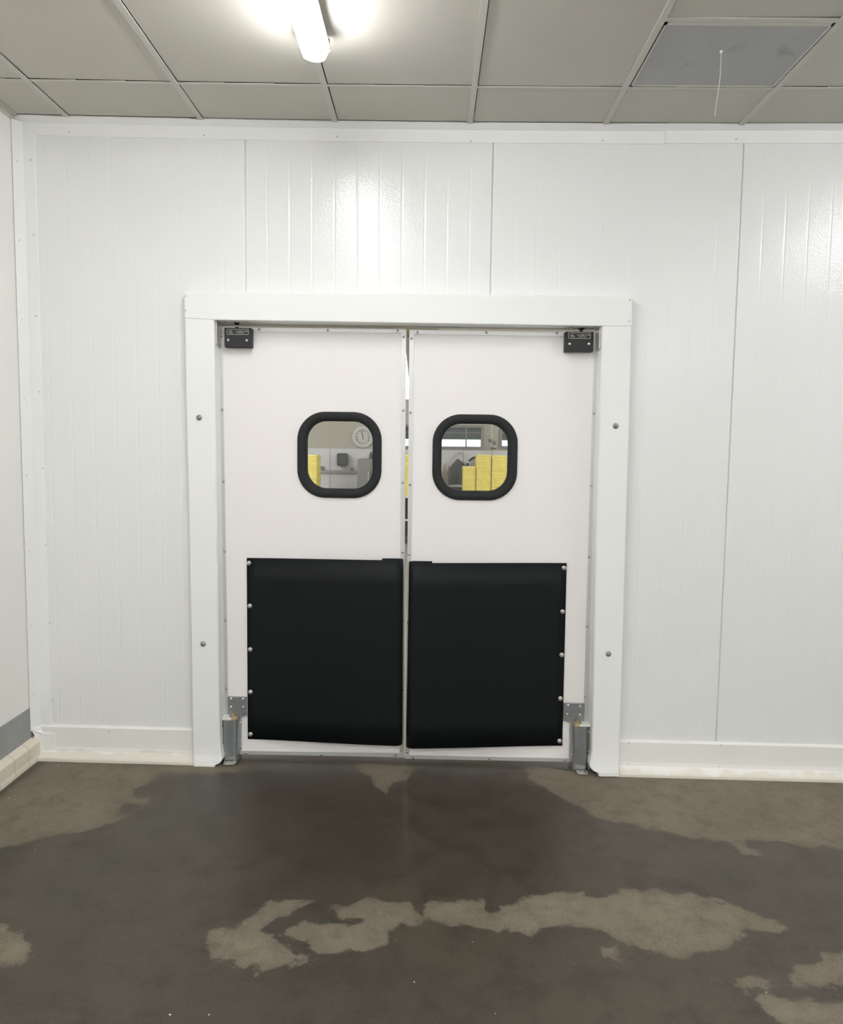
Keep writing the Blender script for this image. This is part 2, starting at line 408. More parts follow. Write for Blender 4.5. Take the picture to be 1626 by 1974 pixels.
# scuffed lower edge: stain with its own shape, low on the profile
nt = BASEM.node_tree; N = nt.nodes; L = nt.links; bs = N['Principled BSDF']; old = bs.inputs['Base Color'].links[0].from_socket
tcn = N.new('ShaderNodeTexCoord'); sp_ = N.new('ShaderNodeSeparateXYZ'); L.new(tcn.outputs['Object'], sp_.inputs[0])
nn = N.new('ShaderNodeTexNoise'); nn.inputs['Scale'].default_value = 14; nn.inputs['Detail'].default_value = 6; L.new(tcn.outputs['Object'], nn.inputs['Vector'])
ad = N.new('ShaderNodeMath'); ad.operation = 'MULTIPLY_ADD'; L.new(nn.outputs[0], ad.inputs[0]); ad.inputs[1].default_value = -.07; L.new(sp_.outputs[2], ad.inputs[2])
cr_ = N.new('ShaderNodeValToRGB'); L.new(ad.outputs[0], cr_.inputs[0]); cr_.color_ramp.elements[0].position = 0.0; cr_.color_ramp.elements[0].color = (.5, .5, .5, 1)
cr_.color_ramp.elements[1].position = .012; cr_.color_ramp.elements[1].color = (0, 0, 0, 1)
mm = N.new('ShaderNodeMix'); mm.data_type = 'RGBA'; L.new(cr_.outputs[0], mm.inputs[0]); L.new(old, mm.inputs[6]); mm.inputs[7].default_value = lin((212, 202, 182)); L.new(mm.outputs[2], bs.inputs['Base Color'])
base_trim('baseboard_back', XC + .004, PY(372, 1450, 0).x + .02, ((210, 1410),), 'white coved base trim left of the door frame')
base_trim('baseboard_back', PY(1193, 1450, 0).x - .02, XR, ((1213, 1432), (1210, 1472), (1390, 1437), (1388, 1477)), 'white coved base trim right of the door frame')

t2 = empty('trim_2', (0, 0, 2.95), 'white metal angle where the back wall meets the ceiling', 'trim', kind='structure')
def ceiling_trim(xa, xb, dz):
    bm = bmesh.new(); n = 24; rows = []
    for i in range(n + 1):
        x = xa + (xb - xa) * i / n; z = zc(x) + dz
        rows.append([bm.verts.new((x, y, z + h)) for y, h in ((-.032, .004), (-.032, -.001), (-.0055, -.021), (-.0045, -.074), (-.0035, -.0755), (.001, -.0755), (.001, .004))])
    for A, B in zip(rows, rows[1:]):
        for k in range(7): j = (k + 1) % 7; bm.faces.new((A[k], A[j], B[j], B[k]))
    bm.faces.new(rows[0]); bm.faces.new(rows[-1]); return bm
XJ = PY(1284, 250, -.01).x
obj('angle', ceiling_trim(XC - .03, XJ, 0), TRIMW, t2)
obj('angle', ceiling_trim(XJ + .001, XR, .003), TRIMW, t2)
for px, py in ((38, 242), (134, 254), (393, 261), (650, 263), (908, 272), (1163, 271), (1420, 268)): q = PY(px, py, -.005); inst('screw', SCRW, t2, (q.x, -.0045, q.z))

# ------------------------------------------------------------------ ceiling: tiles hung in a metal grid
TW = .6096; TX0 = -1.55561
yr1 = sum(PZ(px, py, zc(PZ(px, py, 2.98).x)).y for px, py in ((345, 160), (625, 164), (915, 168), (1200, 169.5))) / 4
q1 = PZ(1440, 37, zc(1.5)); YV = q1.y
rows_y = [(-.022, yr1)]; y = yr1
while y > YR: rows_y.append((y, max(y - 2 * TW, YR))); y -= 2 * TW
colx = [TX0 + TW * k for k in range(0, 12)]
cols = [(XLW, colx[0])] + list(zip(colx, colx[1:]))
VC = 5                                           # column of the vent (between T 4 and T 5)
bm = bmesh.new()
def tile(x0, x1, y0, y1, sag=0.):
    g0 = .021 if abs(y0 + .022) < 1e-4 else .0085
    xs = [x0 + .0155 + (x1 - x0 - .0165) * i / 4 for i in range(5)]
    t = [bm.verts.new((x, y0 - g0, zc(x) + .002 + sag)) for x in xs]; u = [bm.verts.new((x, y1 + .002, zc(x) + .002)) for x in xs]
    for i in range(4): bm.faces.new((t[i], u[i], u[i + 1], t[i + 1]))
for ci, (x0, x1) in enumerate(cols):
    for ri, (y0, y1) in enumerate(rows_y):
        if ri == 1 and ci == VC: tile(x0, x1, YV, y1); continue
        tile(x0, min(x1, XR), y0, y1, random.uniform(0, .0015))
ce = obj('ceiling', bm, TILE, recalc=False)
tag(ce, 'hung ceiling of grey white tiles in a metal grid', 'ceiling', kind='structure')
bm = bmesh.new()
for x in colx:
    z = zc(x); add_box(bm, x - .012, x + .012, YR, -.022, z - .003, z + .0012); add_box(bm, x - .001, x + .001, YR, -.022, z, z + .03)
obj('main_runner', bm, GRID, ce)
bm = bmesh.new()
for ci, (x0, x1) in enumerate(cols):
    for (y0, y1) in rows_y[1:]:
        n = 3
        for i in range(n):
            a, b = x0 + (x1 - x0) * i / n, x0 + (x1 - x0) * (i + 1) / n; add_box(bm, a, b, y0 - .0065, y0 + .010, zc((a + b) / 2) - .0012, zc((a + b) / 2) + .0012)
    if ci == VC: add_box(bm, x0, x1, YV - .012, YV + .012, zc((x0 + x1) / 2) - .0012, zc((x0 + x1) / 2) + .0012)
obj('cross_runner', bm, GRID, ce)
obj('shade_sheet', box(XLW - .1, XR, YR, .012, 3.10, 3.13), DARK, ce)  # near-black sheet stands in for the shade seen through the tile slits
bm = bmesh.new(); n = 8
for i in range(n):
    xa, xb = XLW + .0 + i * .0, 0
add_box(bm, XLW, XLW + .026, YR, -.022, zc(XC) - .003, zc(XC) + .001); add_box(bm, XLW, XLW + .003, YR, -.022, zc(XC) - .024, zc(XC))
tag(obj('trim_3', bm, GRID), 'grey metal angle where the left wall meets the ceiling', 'trim', kind='structure')

# ceiling vent
vx0, vx1 = cols[VC]; zv = zc((vx0 + vx1) / 2)
VM = bpy.data.materials.new('perforated_vent'); VM.use_nodes = True; nt = VM.node_tree; N = nt.nodes; L = nt.links; b = N['Principled BSDF']
tc = N.new('ShaderNodeTexCoord'); mp = N.new('ShaderNodeVectorMath'); mp.operation = 'SCALE'; mp.inputs[3].default_value = 1 / .0066
fr = N.new('ShaderNodeVectorMath'); fr.operation = 'FRACTION'; sb = N.new('ShaderNodeVectorMath'); sb.operation = 'SUBTRACT'; sb.inputs[1].default_value = (.5, .5, 0)
ml = N.new('ShaderNodeVectorMath'); ml.operation = 'MULTIPLY'; ml.inputs[1].default_value = (1, .3, 0); ln = N.new('ShaderNodeVectorMath'); ln.operation = 'LENGTH'
L.new(tc.outputs['Object'], mp.inputs[0]); L.new(mp.outputs[0], fr.inputs[0]); L.new(fr.outputs[0], sb.inputs[0]); L.new(sb.outputs[0], ml.inputs[0]); L.new(ml.outputs[0], ln.inputs[0])
rp = N.new('ShaderNodeValToRGB'); L.new(ln.outputs['Value'], rp.inputs[0]); rp.color_ramp.elements[0].position = .25; rp.color_ramp.elements[0].color = lin((140, 141, 144))
rp.color_ramp.elements[1].position = .34; rp.color_ramp.elements[1].color = lin((200, 199, 196))
no = N.new('ShaderNodeTexNoise'); no.inputs['Scale'].default_value = 7; no.inputs['Detail'].default_value = 4; L.new(tc.outputs['Object'], no.inputs['Vector'])
r2 = N.new('ShaderNodeValToRGB'); L.new(no.outputs[0], r2.inputs[0]); r2.color_ramp.elements[0].position = .6; r2.color_ramp.elements[0].color = (1, 1, 1, 1); r2.color_ramp.elements[1].position = .75; r2.color_ramp.elements[1].color = (.72, .68, .6, 1)
mu = N.new('ShaderNodeMix'); mu.data_type = 'RGBA'; mu.blend_type = 'MULTIPLY'; mu.inputs[0].default_value = 1; L.new(rp.outputs[0], mu.inputs[6]); L.new(r2.outputs[0], mu.inputs[7]); L.new(mu.outputs[2], b.inputs['Base Color']); b.inputs['Roughness'].default_value = .5
v = empty('ceiling_vent', ((vx0 + vx1) / 2, (YV + yr1) / 2, zv), 'square perforated metal return air vent set in the tiled ceiling at upper right', 'vent')
ya, yb = yr1 - .0125, YV + .014; xa, xb = vx0 + .019, vx1 - .017
obj('grille', box(xa + .006, xb - .006, yb + .02, ya - .006, zv + .001, zv + .004), VM, v)
bm = bmesh.new()
add_box(bm, xa, xa + .007, yb, ya, zv - .001, zv + .006); add_box(bm, xb - .007, xb, yb, ya, zv - .001, zv + .006)
add_box(bm, xa, xb, ya - .007, ya, zv - .001, zv + .006); add_box(bm, xa, xb, yb, yb + .021, zv - .001, zv + .006)
obj('frame', bm, GRID, v)
# streamer tied to the vent
q = PZ(1391, 98, zv); zl = PY(1388, 224, q.y).z; bm = bmesh.new(); pp = []
for i in range(15):
    t = i / 14; pp.append((q.x + .004 * math.sin(t * 5) - .008 * t, q.y + .003 * math.sin(t * 7), zv - t * (zv - zl)))
add_tube(bm, pp, .0011, 6); add_lathe(bm, pp[0], [(0, .001), (.006, 0), (.005, -.006), (0, -.012)], 10)
tag(obj('string', bm, SCR), 'thin white string hanging from the square ceiling vent', 'string')

# ------------------------------------------------------------------ ceiling lights
DIFF = emit('lit_diffuser', (249, 250, 254), LAMP)
def light(cx, y0, ln, label, mt=None, zz=None, w=.094, group=None):
    y1 = y0 - ln; z = zc(cx) - .002 if zz is None else zz
    t = empty('ceiling_light', (cx, (y0 + y1) / 2, z - .11), label, 'light', group)
    def tray(secs):
        bm = bmesh.new(); rows = [[bm.verts.new((cx + x, yy, z + zz_)) for x, zz_ in pf_] for yy, pf_ in secs]
        for A, B in zip(rows, rows[1:]):
            for k in range(len(A)): j = (k + 1) % len(A); bm.faces.new((A[k], A[j], B[j], B[k]))
        bm.faces.new(rows[0]); bm.faces.new(rows[-1]); return bm
    h = w / 2
    pf1 = [(-h * .72, 0), (h * .72, 0), (h * 1.0, -.042), (h * 1.06, -.050), (-h * 1.06, -.050), (-h * 1.0, -.042)]
    sc = lambda pf_, s, k: [(a * s, b_ * k) for a, b_ in pf_]
    obj('housing', tray([(y0 - .012, sc(pf1, .8, .98)), (y0 - .03, pf1), (y1 + .03, pf1), (y1 + .012, sc(pf1, .8, .98))]), HOUS, t)
    def dome(s, dz):
        return [(-h * s, -.0505), (-h * s * .97, -.0505 - dz * .55), (-h * s * .80, -.0505 - dz * .85), (-h * s * .4, -.0505 - dz), (h * s * .4, -.0505 - dz), (h * s * .80, -.0505 - dz * .85), (h * s * .97, -.0505 - dz * .55), (h * s, -.0505)]
    obj('diffuser', tray([(y0 - .002, dome(.55, .018)), (y0 - .02, dome(.68, .035)), (y0 - .07, dome(1, .055)), (y1 + .07, dome(1, .055)), (y1 + .02, dome(.68, .035)), (y1 + .002, dome(.55, .018))]), mt or DIFF, t)
    for yy in ([y0 - .075 - k * (ln - .15) / 3 for k in range(4)]):
        for s in (-1, 1): obj('clip', box(cx + s * h * 1.07 - .003, cx + s * h * 1.07 + .003, yy - .008, yy + .008, z - .066, z - .036), SCREWM, t)
    return t
zl_ = zc(-.4) - .075
ql = PZ(605, 112, zc(-.4) - .065); xl = PZ(596.5, 70, zc(-.4) - .09).x
light(xl, ql.y, 1.52, 'lit white batten lamp on the ceiling above the doors, nearest the back wall')
light(2.82, ql.y, 1.52, 'lit white batten lamp on the ceiling out at the right, near the back wall')
light(xl, ql.y - 3.1, 1.52, 'added unseen fill batten lamp behind the viewpoint, left row')  # this and the next two: out of view, added to fill the room
light(2.82, ql.y - 3.1, 1.52, 'added unseen fill batten lamp behind the viewpoint, right row')
light(1.18, ql.y - 3.1, 1.52, 'added unseen fill batten lamp behind the viewpoint, middle row')
light(xl, ql.y - 4.9, 1.2, 'added unseen fill batten lamp at the rear wall, left row')  # rear wall row of three, added unseen to brighten the lower walls
light(1.18, ql.y - 4.9, 1.2, 'added unseen fill batten lamp at the rear wall, middle row')
light(2.82, ql.y - 4.9, 1.2, 'added unseen fill batten lamp at the rear wall, right row')
light(-1.25, ql.y - 3.6, 1.52, 'added unseen fill batten lamp behind the viewpoint beside the left wall')  # extra lamp out of view, added for more light on the left side

# ------------------------------------------------------------------ door frame
fr_ = empty('trim_4', (0, 0, 0), 'white steel surround of header and two posts framing the double doors', 'door frame', kind='structure')
def PP(lst, Y): return [(PY(x, y, Y).x, PY(x, y, Y).z) for x, y in lst]
def post(pts, parent):
    """pts in pixels from top: (y, outer x, inner x); built as a lofted box from the front face back through the wall"""
    bm = bmesh.new(); rows = []
    for y, xo, xi, yf in pts:
        A = PY(xo, y, yf); B = PY(xi, y, yf); s = 1 if B.x > A.x else -1; r = .006
        rows.append([(A.x, .0, A.z), (A.x, yf + r, A.z), (A.x + s * r, yf, A.z), (B.x - s * r, yf, B.z), (B.x, yf + r, B.z), (B.x, .16, B.z), (A.x, .16, A.z)])
    R = [[bm.verts.new(p) for p in r_] for r_ in rows]
    for A, B in zip(R, R[1:]):
        for k in range(7): j = (k + 1) % 7; bm.faces.new((A[k], A[j], B[j], B[k]))
    bm.faces.new(R[0]); bm.faces.new(R[-1])
    return obj('post', bm, POSTW, parent)
pL = post([(606, 355.5, 412.5, -.05), (700, 356.5, 413.6, -.05), (800, 358.5, 415, -.05), (1000, 363.5, 418, -.05), (1240, 368, 421.5, -.05), (1400, 370.5, 423.5, -.05), (1440, 371, 424.5, -.051), (1455, 371.3, 426.3, -.054), (1462, 371.4, 427.6, -.058), (1466, 371.6, 427.4, -.061), (1469, 371.8, 426.2, -.063), (1471.5, 372, 424, -.064), (1473.5, 372.3, 420.5, -.065), (1475, 372.6, 415, -.066), (1480, 373, 414, -.066)], fr_)
pR = post([(622, 1219, 1161.5, -.05), (700, 1217.5, 1160, -.05), (800, 1215, 1157, -.05), (980, 1209.5, 1151.5, -.05), (1240, 1202, 1145.5, -.05), (1400, 1197, 1143, -.05), (1452, 1195.6, 1141.5, -.052), (1468, 1195, 1138.8, -.056), (1476, 1195, 1138, -.059), (1480, 1195, 1138.6, -.061), (1483.5, 1195, 1140.6, -.063), (1486, 1195, 1143.5, -.064), (1488.5, 1195, 1148, -.065), (1490, 1195, 1153, -.066), (1497, 1195, 1155, -.066)], fr_)
hd = obj('header', prism(PP([(354.5, 562), (780, 566.5), (1219.5, 571.5), (1220, 628.5), (1160, 628.5), (780, 622.5), (412, 616.5), (355.5, 613)], -.053), -.053, .16), POSTW, fr_, bevel=.004)
FB = mesh_of('frame_bolt', add_lathe(bmesh.new(), (0, 0, 0), [(.0135, 0), (.0135, -.002), (.011, -.0035), (.0075, -.0037), (.0068, -.008), (.004, -.0098), (0, -.0102)], 20, 'y'), mat('dull_bolt', (150, 150, 146), .4, .5))
for px, py in ((384, 805), (392, 1241), (1187.5, 821), (1173.5, 1260.5)): q = PY(px, py, YP); inst('bolt', FB, fr_, (q.x, YP, q.z))
for px, py in ((358, 571), (358, 598), (1215, 578), (1214, 618)): q = PY(px, py, -.053); inst('screw', SCRW, fr_, (q.x, -.053, q.z))
# galvanised head channel and jamb lining seen behind the frame
bm = prism(PP([(405, 604), (1170, 612), (1170, 636.5), (780, 632), (405, 628.5)], .09), .088, .158)
obj('head_channel', bm, STEEL, fr_)

# ------------------------------------------------------------------ shared fittings
SC = mesh_of('edge_screw', add_lathe(bmesh.new(), (0, 0, 0), [(.0064, 0), (.0060, -.0018), (.0045, -.0038), (.002, -.0050), (0, -.0052)], 16, 'y'), SCREWM)
BL = mesh_of('bumper_bolt', add_lathe(bmesh.new(), (0, 0, 0), [(.0112, 0), (.0112, -.0016), (.0102, -.0026), (.0058, -.0030), (.0054, -.0065), (.003, -.0085), (0, -.009)], 24, 'y'), BOLTM)
HB = mesh_of('hinge_bolt', add_lathe(bmesh.new(), (0, 0, 0), [(.0068, 0), (.0066, -.0035), (.0048, -.0055), (.0022, -.0062), (0, -.0063)], 20, 'y'), mat('bright_bolt', (215, 214, 208), .3, .85))
GLASS = bpy.data.materials.new('clear_pane'); GLASS.use_nodes = True; nt = GLASS.node_tree; N = nt.nodes; L = nt.links
for n_ in list(N): N.remove(n_)
out = N.new('ShaderNodeOutputMaterial'); tr = N.new('ShaderNodeBsdfTransparent'); gl = N.new('ShaderNodeBsdfGlossy'); mxs = N.new('ShaderNodeMixShader'); fz = N.new('ShaderNodeFresnel')
tr.inputs[0].default_value = (.93, .93, .92, 1); gl.inputs['Roughness'].default_value = .03; fz.inputs[0].default_value = 1.45
L.new(fz.outputs[0], mxs.inputs[0]); L.new(tr.outputs[0], mxs.inputs[1]); L.new(gl.outputs[0], mxs.inputs[2]); L.new(mxs.outputs[0], out.inputs[0])
nz = N.new('ShaderNodeTexNoise'); nz.inputs['Scale'].default_value = 9; bpn = N.new('ShaderNodeBump'); bpn.inputs['Strength'].default_value = .12; bpn.inputs['Distance'].default_value = .01
L.new(nz.outputs[0], bpn.inputs['Height']); L.new(bpn.outputs[0], gl.inputs['Normal'])

def line_mesh_prism(bm, pts, w, y0, y1):
    for (a, b_) in zip(pts, pts[1:]):
        d = Vector((b_[0] - a[0], b_[1] - a[1])); 
        if d.length < 1e-7: continue
        nrm = Vector((-d.y, d.x)).normalized() * w / 2
        add_prism(bm, [(a[0] + nrm.x, a[1] + nrm.y), (b_[0] + nrm.x, b_[1] + nrm.y), (b_[0] - nrm.x, b_[1] - nrm.y), (a[0] - nrm.x, a[1] - nrm.y)], y0, y1)
def logo(parent_root, parent, x0, x1, z0, z1, y):
    """silver name plate print: rounded border, swoosh oval, phone number and a small line"""
    bm = bmesh.new(); cx, cz = (x0 + x1) / 2, (z0 + z1) / 2; hw, hh = (x1 - x0) / 2, (z1 - z0) / 2
    add_prism(bm, rrect(cx, cz, hw, hh, .004, 4), y - .0012, y, [rrect(cx, cz, hw - .0021, hh - .0021, .0025, 4)])
    obj('plate_border', bm, PRINT, parent)
    bm = bmesh.new(); ex, ez = x0 + 2 * hw * .21, cz; a_, b_ = .0118, .0072
    o_, i_ = [], []
    for k in range(25):
        t = math.radians(62 + (k / 24) * 285); w = .0005 + .0021 * math.sin(math.pi * k / 24)
        o_.append((ex + a_ * math.cos(t), ez + b_ * math.sin(t))); i_.append((ex + (a_ - w * 1.3) * math.cos(t), ez + (b_ - w) * math.sin(t)))
    add_prism(bm, o_ + i_[::-1], y - .0012, y)
    add_prism(bm, rrect(ex, ez, .0052, .0012, .0010, 3), y - .0012, y)
    obj('emblem', bm, PRINT, parent)
    me = text_mesh('714.898.7778', .0088); me.materials.clear(); me.materials.append(PRINT)
    w_ = max(v.co.x for v in me.vertices) - min(v.co.x for v in me.vertices); sx_ = (2 * hw * .57) / w_
    for v_ in me.vertices: v_.co = Vector((v_.co.x * sx_, v_.co.z, v_.co.y))
    me.flip_normals()
    tx = x0 + 2 * hw * .665; inst('phone_number', me, parent, (tx, y - .0006, cz + .0022))
    bm = bmesh.new(); xx = tx - .021
    for w in (.0038, .0028, .0046, .0022, .0042, .0036, .0030, .0044):
        add_prism(bm, [(xx, cz - .0062), (xx + w, cz - .0062), (xx + w, cz - .0038), (xx, cz - .0038)], y - .0010, y); xx += w + .0010
    obj('small_print', bm, PRINT, parent)

def door_leaf(name, side, P):
    """side -1: left leaf (hinged at left), +1: right leaf"""
    o0 = PY(P['outer'][-1][0], P['outer'][-1][1], YL + .02)
    root = empty(name, (o0.x, YL + .02, zf(o0.x)), P['label'], 'door', kind='structure')
    out = P['outline']; T = .036
    hole = PP([], 0)
    c = PY(*P['win_c'], YL); hw = P['win_hw']; hh = P['win_hh']
    holep = rrect(c.x, c.z, hw - .042, hh - .042, .095 - .0, 10)
    obj('panel', prism(PP(out, YL), YL, YL + T, [holep]), LEAFW, root)
    # aluminium edge channels, each with its screws
    for seg in P['trims']:
        tr_ = obj('edge_trim', prism(PP(seg['poly'], YL - .0035), YL - .0035, YL + T + .0035), ALU, root)
        # raised inner lip of the channel
        for px, py in seg['screws']: q = PY(px, py, YL - .0035); inst('screw', SC, tr_, (q.x, YL - .0035, q.z), (0, random.uniform(0, 3), 0))
    # rubber window gasket
    ring = []
    n = 12
    for t, d in ((0, 0), (.0, -.005), (.06, -.010), (.2, -.0145), (.45, -.0165), (.7, -.0145), (.88, -.009), (.97, -.003), (1, .004), (1, T + .006), (.5, T + .016), (0, T + .002)):
        off = .044 * t
        ring.append([(x, YL + d, z) for x, z in rrect(c.x, c.z, hw - off, hh - off, .135 - off * .95, n)])
    bm = bmesh.new(); R = [[bm.verts.new(p) for p in r_] for r_ in ring]
    for A, B in zip(R, R[1:]):
        for k in range(len(A)): j = (k + 1) % len(A); bm.faces.new((A[k], A[j], B[j], B[k]))
    wg = obj('window_gasket', bm, BLKR, root, smooth=True); wg['label'] = 'black rubber gasket'
    pane = obj('window_pane', prism(rrect(c.x, c.z, hw - .040, hh - .040, .095, n), YL + .016, YL + .020), GLASS, root)
    # black bumper sheet curled back at the meeting edge
    bp = P['bumper']; A = PY(*bp['outer_top'], YL - .005); B = PY(*bp['outer_bot'], YL - .005); fl = PY(*bp['flange_top'], YL - .005)
    nose_t = PY(*bp['nose_top'], YL - .035); nose_b = PY(*bp['nose_bot'], YL - .035)
    fb = PY(*bp['front_bot'], YL - .066)
    s = 1 if nose_t.x > A.x else -1
    def plan(xo, xn):
        r = .031; p = []; L_ = abs(xn - xo) - r
        for i in range(17):
            t = i / 16; bul = .5 - .5 * math.cos(math.pi * min(1, t * 1.02)); p.append((xo + s * L_ * t, YL - .004 - .060 * (t * .55 + bul * .45)))
        for i in range(1, 13):
            a = math.pi * i / 12; p.append((xn - s * r + s * r * math.sin(a), YL - .034 - .030 * math.cos(a)))
        p.append((xn - s * .075, YL - .003)); p.append((fl.x, YL - .003)); return p
    top, bot = plan(A.x, nose_t.x), plan(B.x, nose_b.x)
    def zt_(x): return A.z + (fl.z - A.z) * (x - A.x) / (fl.x - A.x)
    def zb_(x): return B.z + (fb.z - B.z) * (x - B.x) / (fb.x - B.x)
    bm = bmesh.new(); rows = []
    for k in range(9):
        f = k / 8; row = []
        for (xt, yt), (xb, yb) in zip(top, bot):
            zt__, zb__ = zt_(xt), zb_(xb); row.append(bm.verts.new((xt * (1 - f) + xb * f, yt * (1 - f) + yb * f, zt__ * (1 - f) + zb__ * f)))
        rows.append(row)
    for R0, R1 in zip(rows, rows[1:]):
        for i in range(len(R0) - 1): bm.faces.new((R0[i], R0[i + 1], R1[i + 1], R1[i]))
    bo = obj('bumper', bm, BLKP, root, smooth=True); bo['label'] = 'black curled plastic bumper sheet'
    sd = bo.modifiers.new('s', 'SOLIDIFY'); sd.thickness = .0028; sd.offset = 0
    for px, py in bp['bolts']: q = PY(px, py, YL - .0075); inst('bolt', BL, bo, (q.x, YL - .0072, q.z))
    # black upper hinge box with name plate
    hx = P['hinge_box']; a, b_ = PY(hx[0], hx[1], .006), PY(hx[2], hx[3], .006)
    hb = obj('hinge_cover', box(a.x, b_.x, .006, YL, b_.z, a.z), BLKS, root, bevel=.003)
    pl_ = P['plate']; a2, b2 = PY(pl_[0], pl_[1], .006), PY(pl_[2], pl_[3], .006)
    logo(root, hb, a2.x, b2.x, b2.z, a2.z, .006)
    for px, py in P['box_bolts']: q = PY(px, py, .006); inst('bolt', HB, hb, (q.x, .0058, q.z))
    # lower hinge plate
    g = P['low_plate']; a, b_ = PY(g[0], g[1], YL - .010), PY(g[2], g[3], YL - .010)
    lp = obj('hinge_plate', box(a.x, b_.x, YL - .010, YL - .0036, b_.z, a.z), GALV, root, bevel=.002)
    xm = (a.x + b_.x) / 2
    add = box(xm - .035, xm + .035, YL - .012, YL + T, b_.z - .004, b_.z + .002); obj('hinge_lip', add, GALV, root)
    for px, py in P['low_bolts']: q = PY(px, py, YL - .010); inst('bolt', HB, lp, (q.x, YL - .010, q.z))
    return root

def oL(y): return 419.8 + (y - 635) * .0147
def oR(y): return 1155.6 - (y - 640) * .0277
def iL(y): return 783 - (y - 635) * .0058        # meeting edge of the left leaf
def iR(y): return 789.8 - (y - 635) * .0095
w = 8.6
LEFT = dict(
  label='left white swing door leaf with round cornered window and black bumper', outer=[(430, 1380)],
  outline=[(oL(631), 631), (iL(634), 634), (iL(1459.5), 1459.5), (459.5, 1454), (459.5, 1380), (oL(1380), 1380)],
  trims=[
   dict(poly=[(oL(631), 631), (iL(634), 634), (iL(641) - w, 641.3), (oL(639) + w, 639)], screws=[(500, 635), (632, 636.5), (767, 637.5)]),
   dict(poly=[(iL(634), 634), (iL(1459.5), 1459.5), (iL(1450) - w + 1, 1452), (iL(641) - w, 641.3)], screws=[(778.5, 649.5), (778, 791), (777, 930), (776.5, 1064), (776, 1197), (775.5, 1330), (774.5, 1446)]),
   dict(poly=[(iL(1459.5), 1459.5), (459.5, 1454), (466.5, 1447.5), (iL(1450) - w + 1, 1452)], screws=[(474.5, 1451.5), (620, 1454.5), (763, 1456)]),
   dict(poly=[(459.5, 1454), (459.5, 1380), (466.5, 1380), (466.5, 1447.5)], screws=[(463.5, 1394), (463.3, 1440.5)]),
   dict(poly=[(oL(1380), 1380), (oL(631), 631), (oL(639) + w, 639), (oL(1380) + w + 1, 1380)], screws=[(426, 648.5), (428.6, 789.5), (431, 928), (433, 1063), (435, 1195), (436.5, 1327.5)]),
  ],
  win_c=(654.8, 877.3), win_hw=.2020, win_hh=.2055,
  bumper=dict(outer_top=(476, 1075.5), outer_bot=(478, 1424.5), flange_top=(737, 1076.5), nose_top=(777.2, 1081), nose_bot=(775.5, 1432), front_bot=(750, 1438),
              bolts=[(480, 1085.5), (481.8, 1168), (482.5, 1252), (483, 1334), (483, 1415.5)]),
  hinge_box=(432.5, 631.5, 485, 669.5), plate=(437.5, 634, 479.5, 645.5), box_bolts=((440.3, 655.7), (476.2, 656.5)),
  low_plate=(438.5, 1342.5, 476, 1380), low_bolts=((446, 1347), (469, 1347.5), (445.5, 1363), (469, 1363)))
RIGHT = dict(
  label='right white swing door leaf with round cornered window and black bumper', outer=[(1136, 1390)],
  outline=[(iR(635.5), 635.5), (oR(642), 642), (oR(1392), 1392), (1105, 1392), (1104.6, 1469), (iR(1462.5), 1462.5)],
  trims=[
   dict(poly=[(iR(635.5), 635.5), (oR(642), 642), (oR(649) - w, 649.5), (iR(643) + w, 643.8)], screws=[(805.5, 640.8), (938, 641), (1074, 642)]),
   dict(poly=[(iR(635.5), 635.5), (iR(643) + w, 643.8), (iR(1455) + w - 1.5, 1456), (iR(1462.5), 1462.5)], screws=[(793.8, 652.5), (791.6, 795), (790.7, 934), (789, 1068.5), (787.5, 1200), (786.5, 1330), (785.5, 1450)]),
   dict(poly=[(iR(1462.5), 1462.5), (iR(1455) + w - 1.5, 1456), (1097.5, 1462), (1104.6, 1469)], screws=[(797, 1461), (944.5, 1462.5), (1089, 1466)]),
   dict(poly=[(1104.6, 1469), (1097.5, 1462), (1098, 1392), (1105, 1392)], screws=[(1100.5, 1407), (1100.5, 1454)]),
   dict(poly=[(oR(1392), 1392), (oR(642), 642), (oR(649) - w, 649.5), (oR(1392) - w - 1, 1392)], screws=[(1151, 655.5), (1145.2, 797), (1140.3, 936.5), (1136.5, 1074), (1132.5, 1207.5), (1128.6, 1341)]),
  ],
  win_c=(915.8, 882), win_hw=.2028, win_hh=.2045,
  bumper=dict(outer_top=(1093, 1085.5), outer_bot=(1084.5, 1437.5), flange_top=(833.5, 1082), nose_top=(789.5, 1086), nose_bot=(783.8, 1438), front_bot=(810, 1443.5),
              bolts=[(1088, 1095), (1085, 1179), (1083.5, 1262.5), (1081, 1346.5), (1079.5, 1428.5)]),
  hinge_box=(1090.8, 639, 1144, 678), plate=(1096.5, 641, 1139, 653), box_bolts=((1098.5, 663), (1136, 663)),
  low_plate=(1087.5, 1354.5, 1127, 1391), low_bolts=((1096, 1360), (1119, 1361.5), (1094.5, 1377), (1119, 1378)))
door_leaf('door_1', -1, LEFT)
door_leaf('door_2', 1, RIGHT)

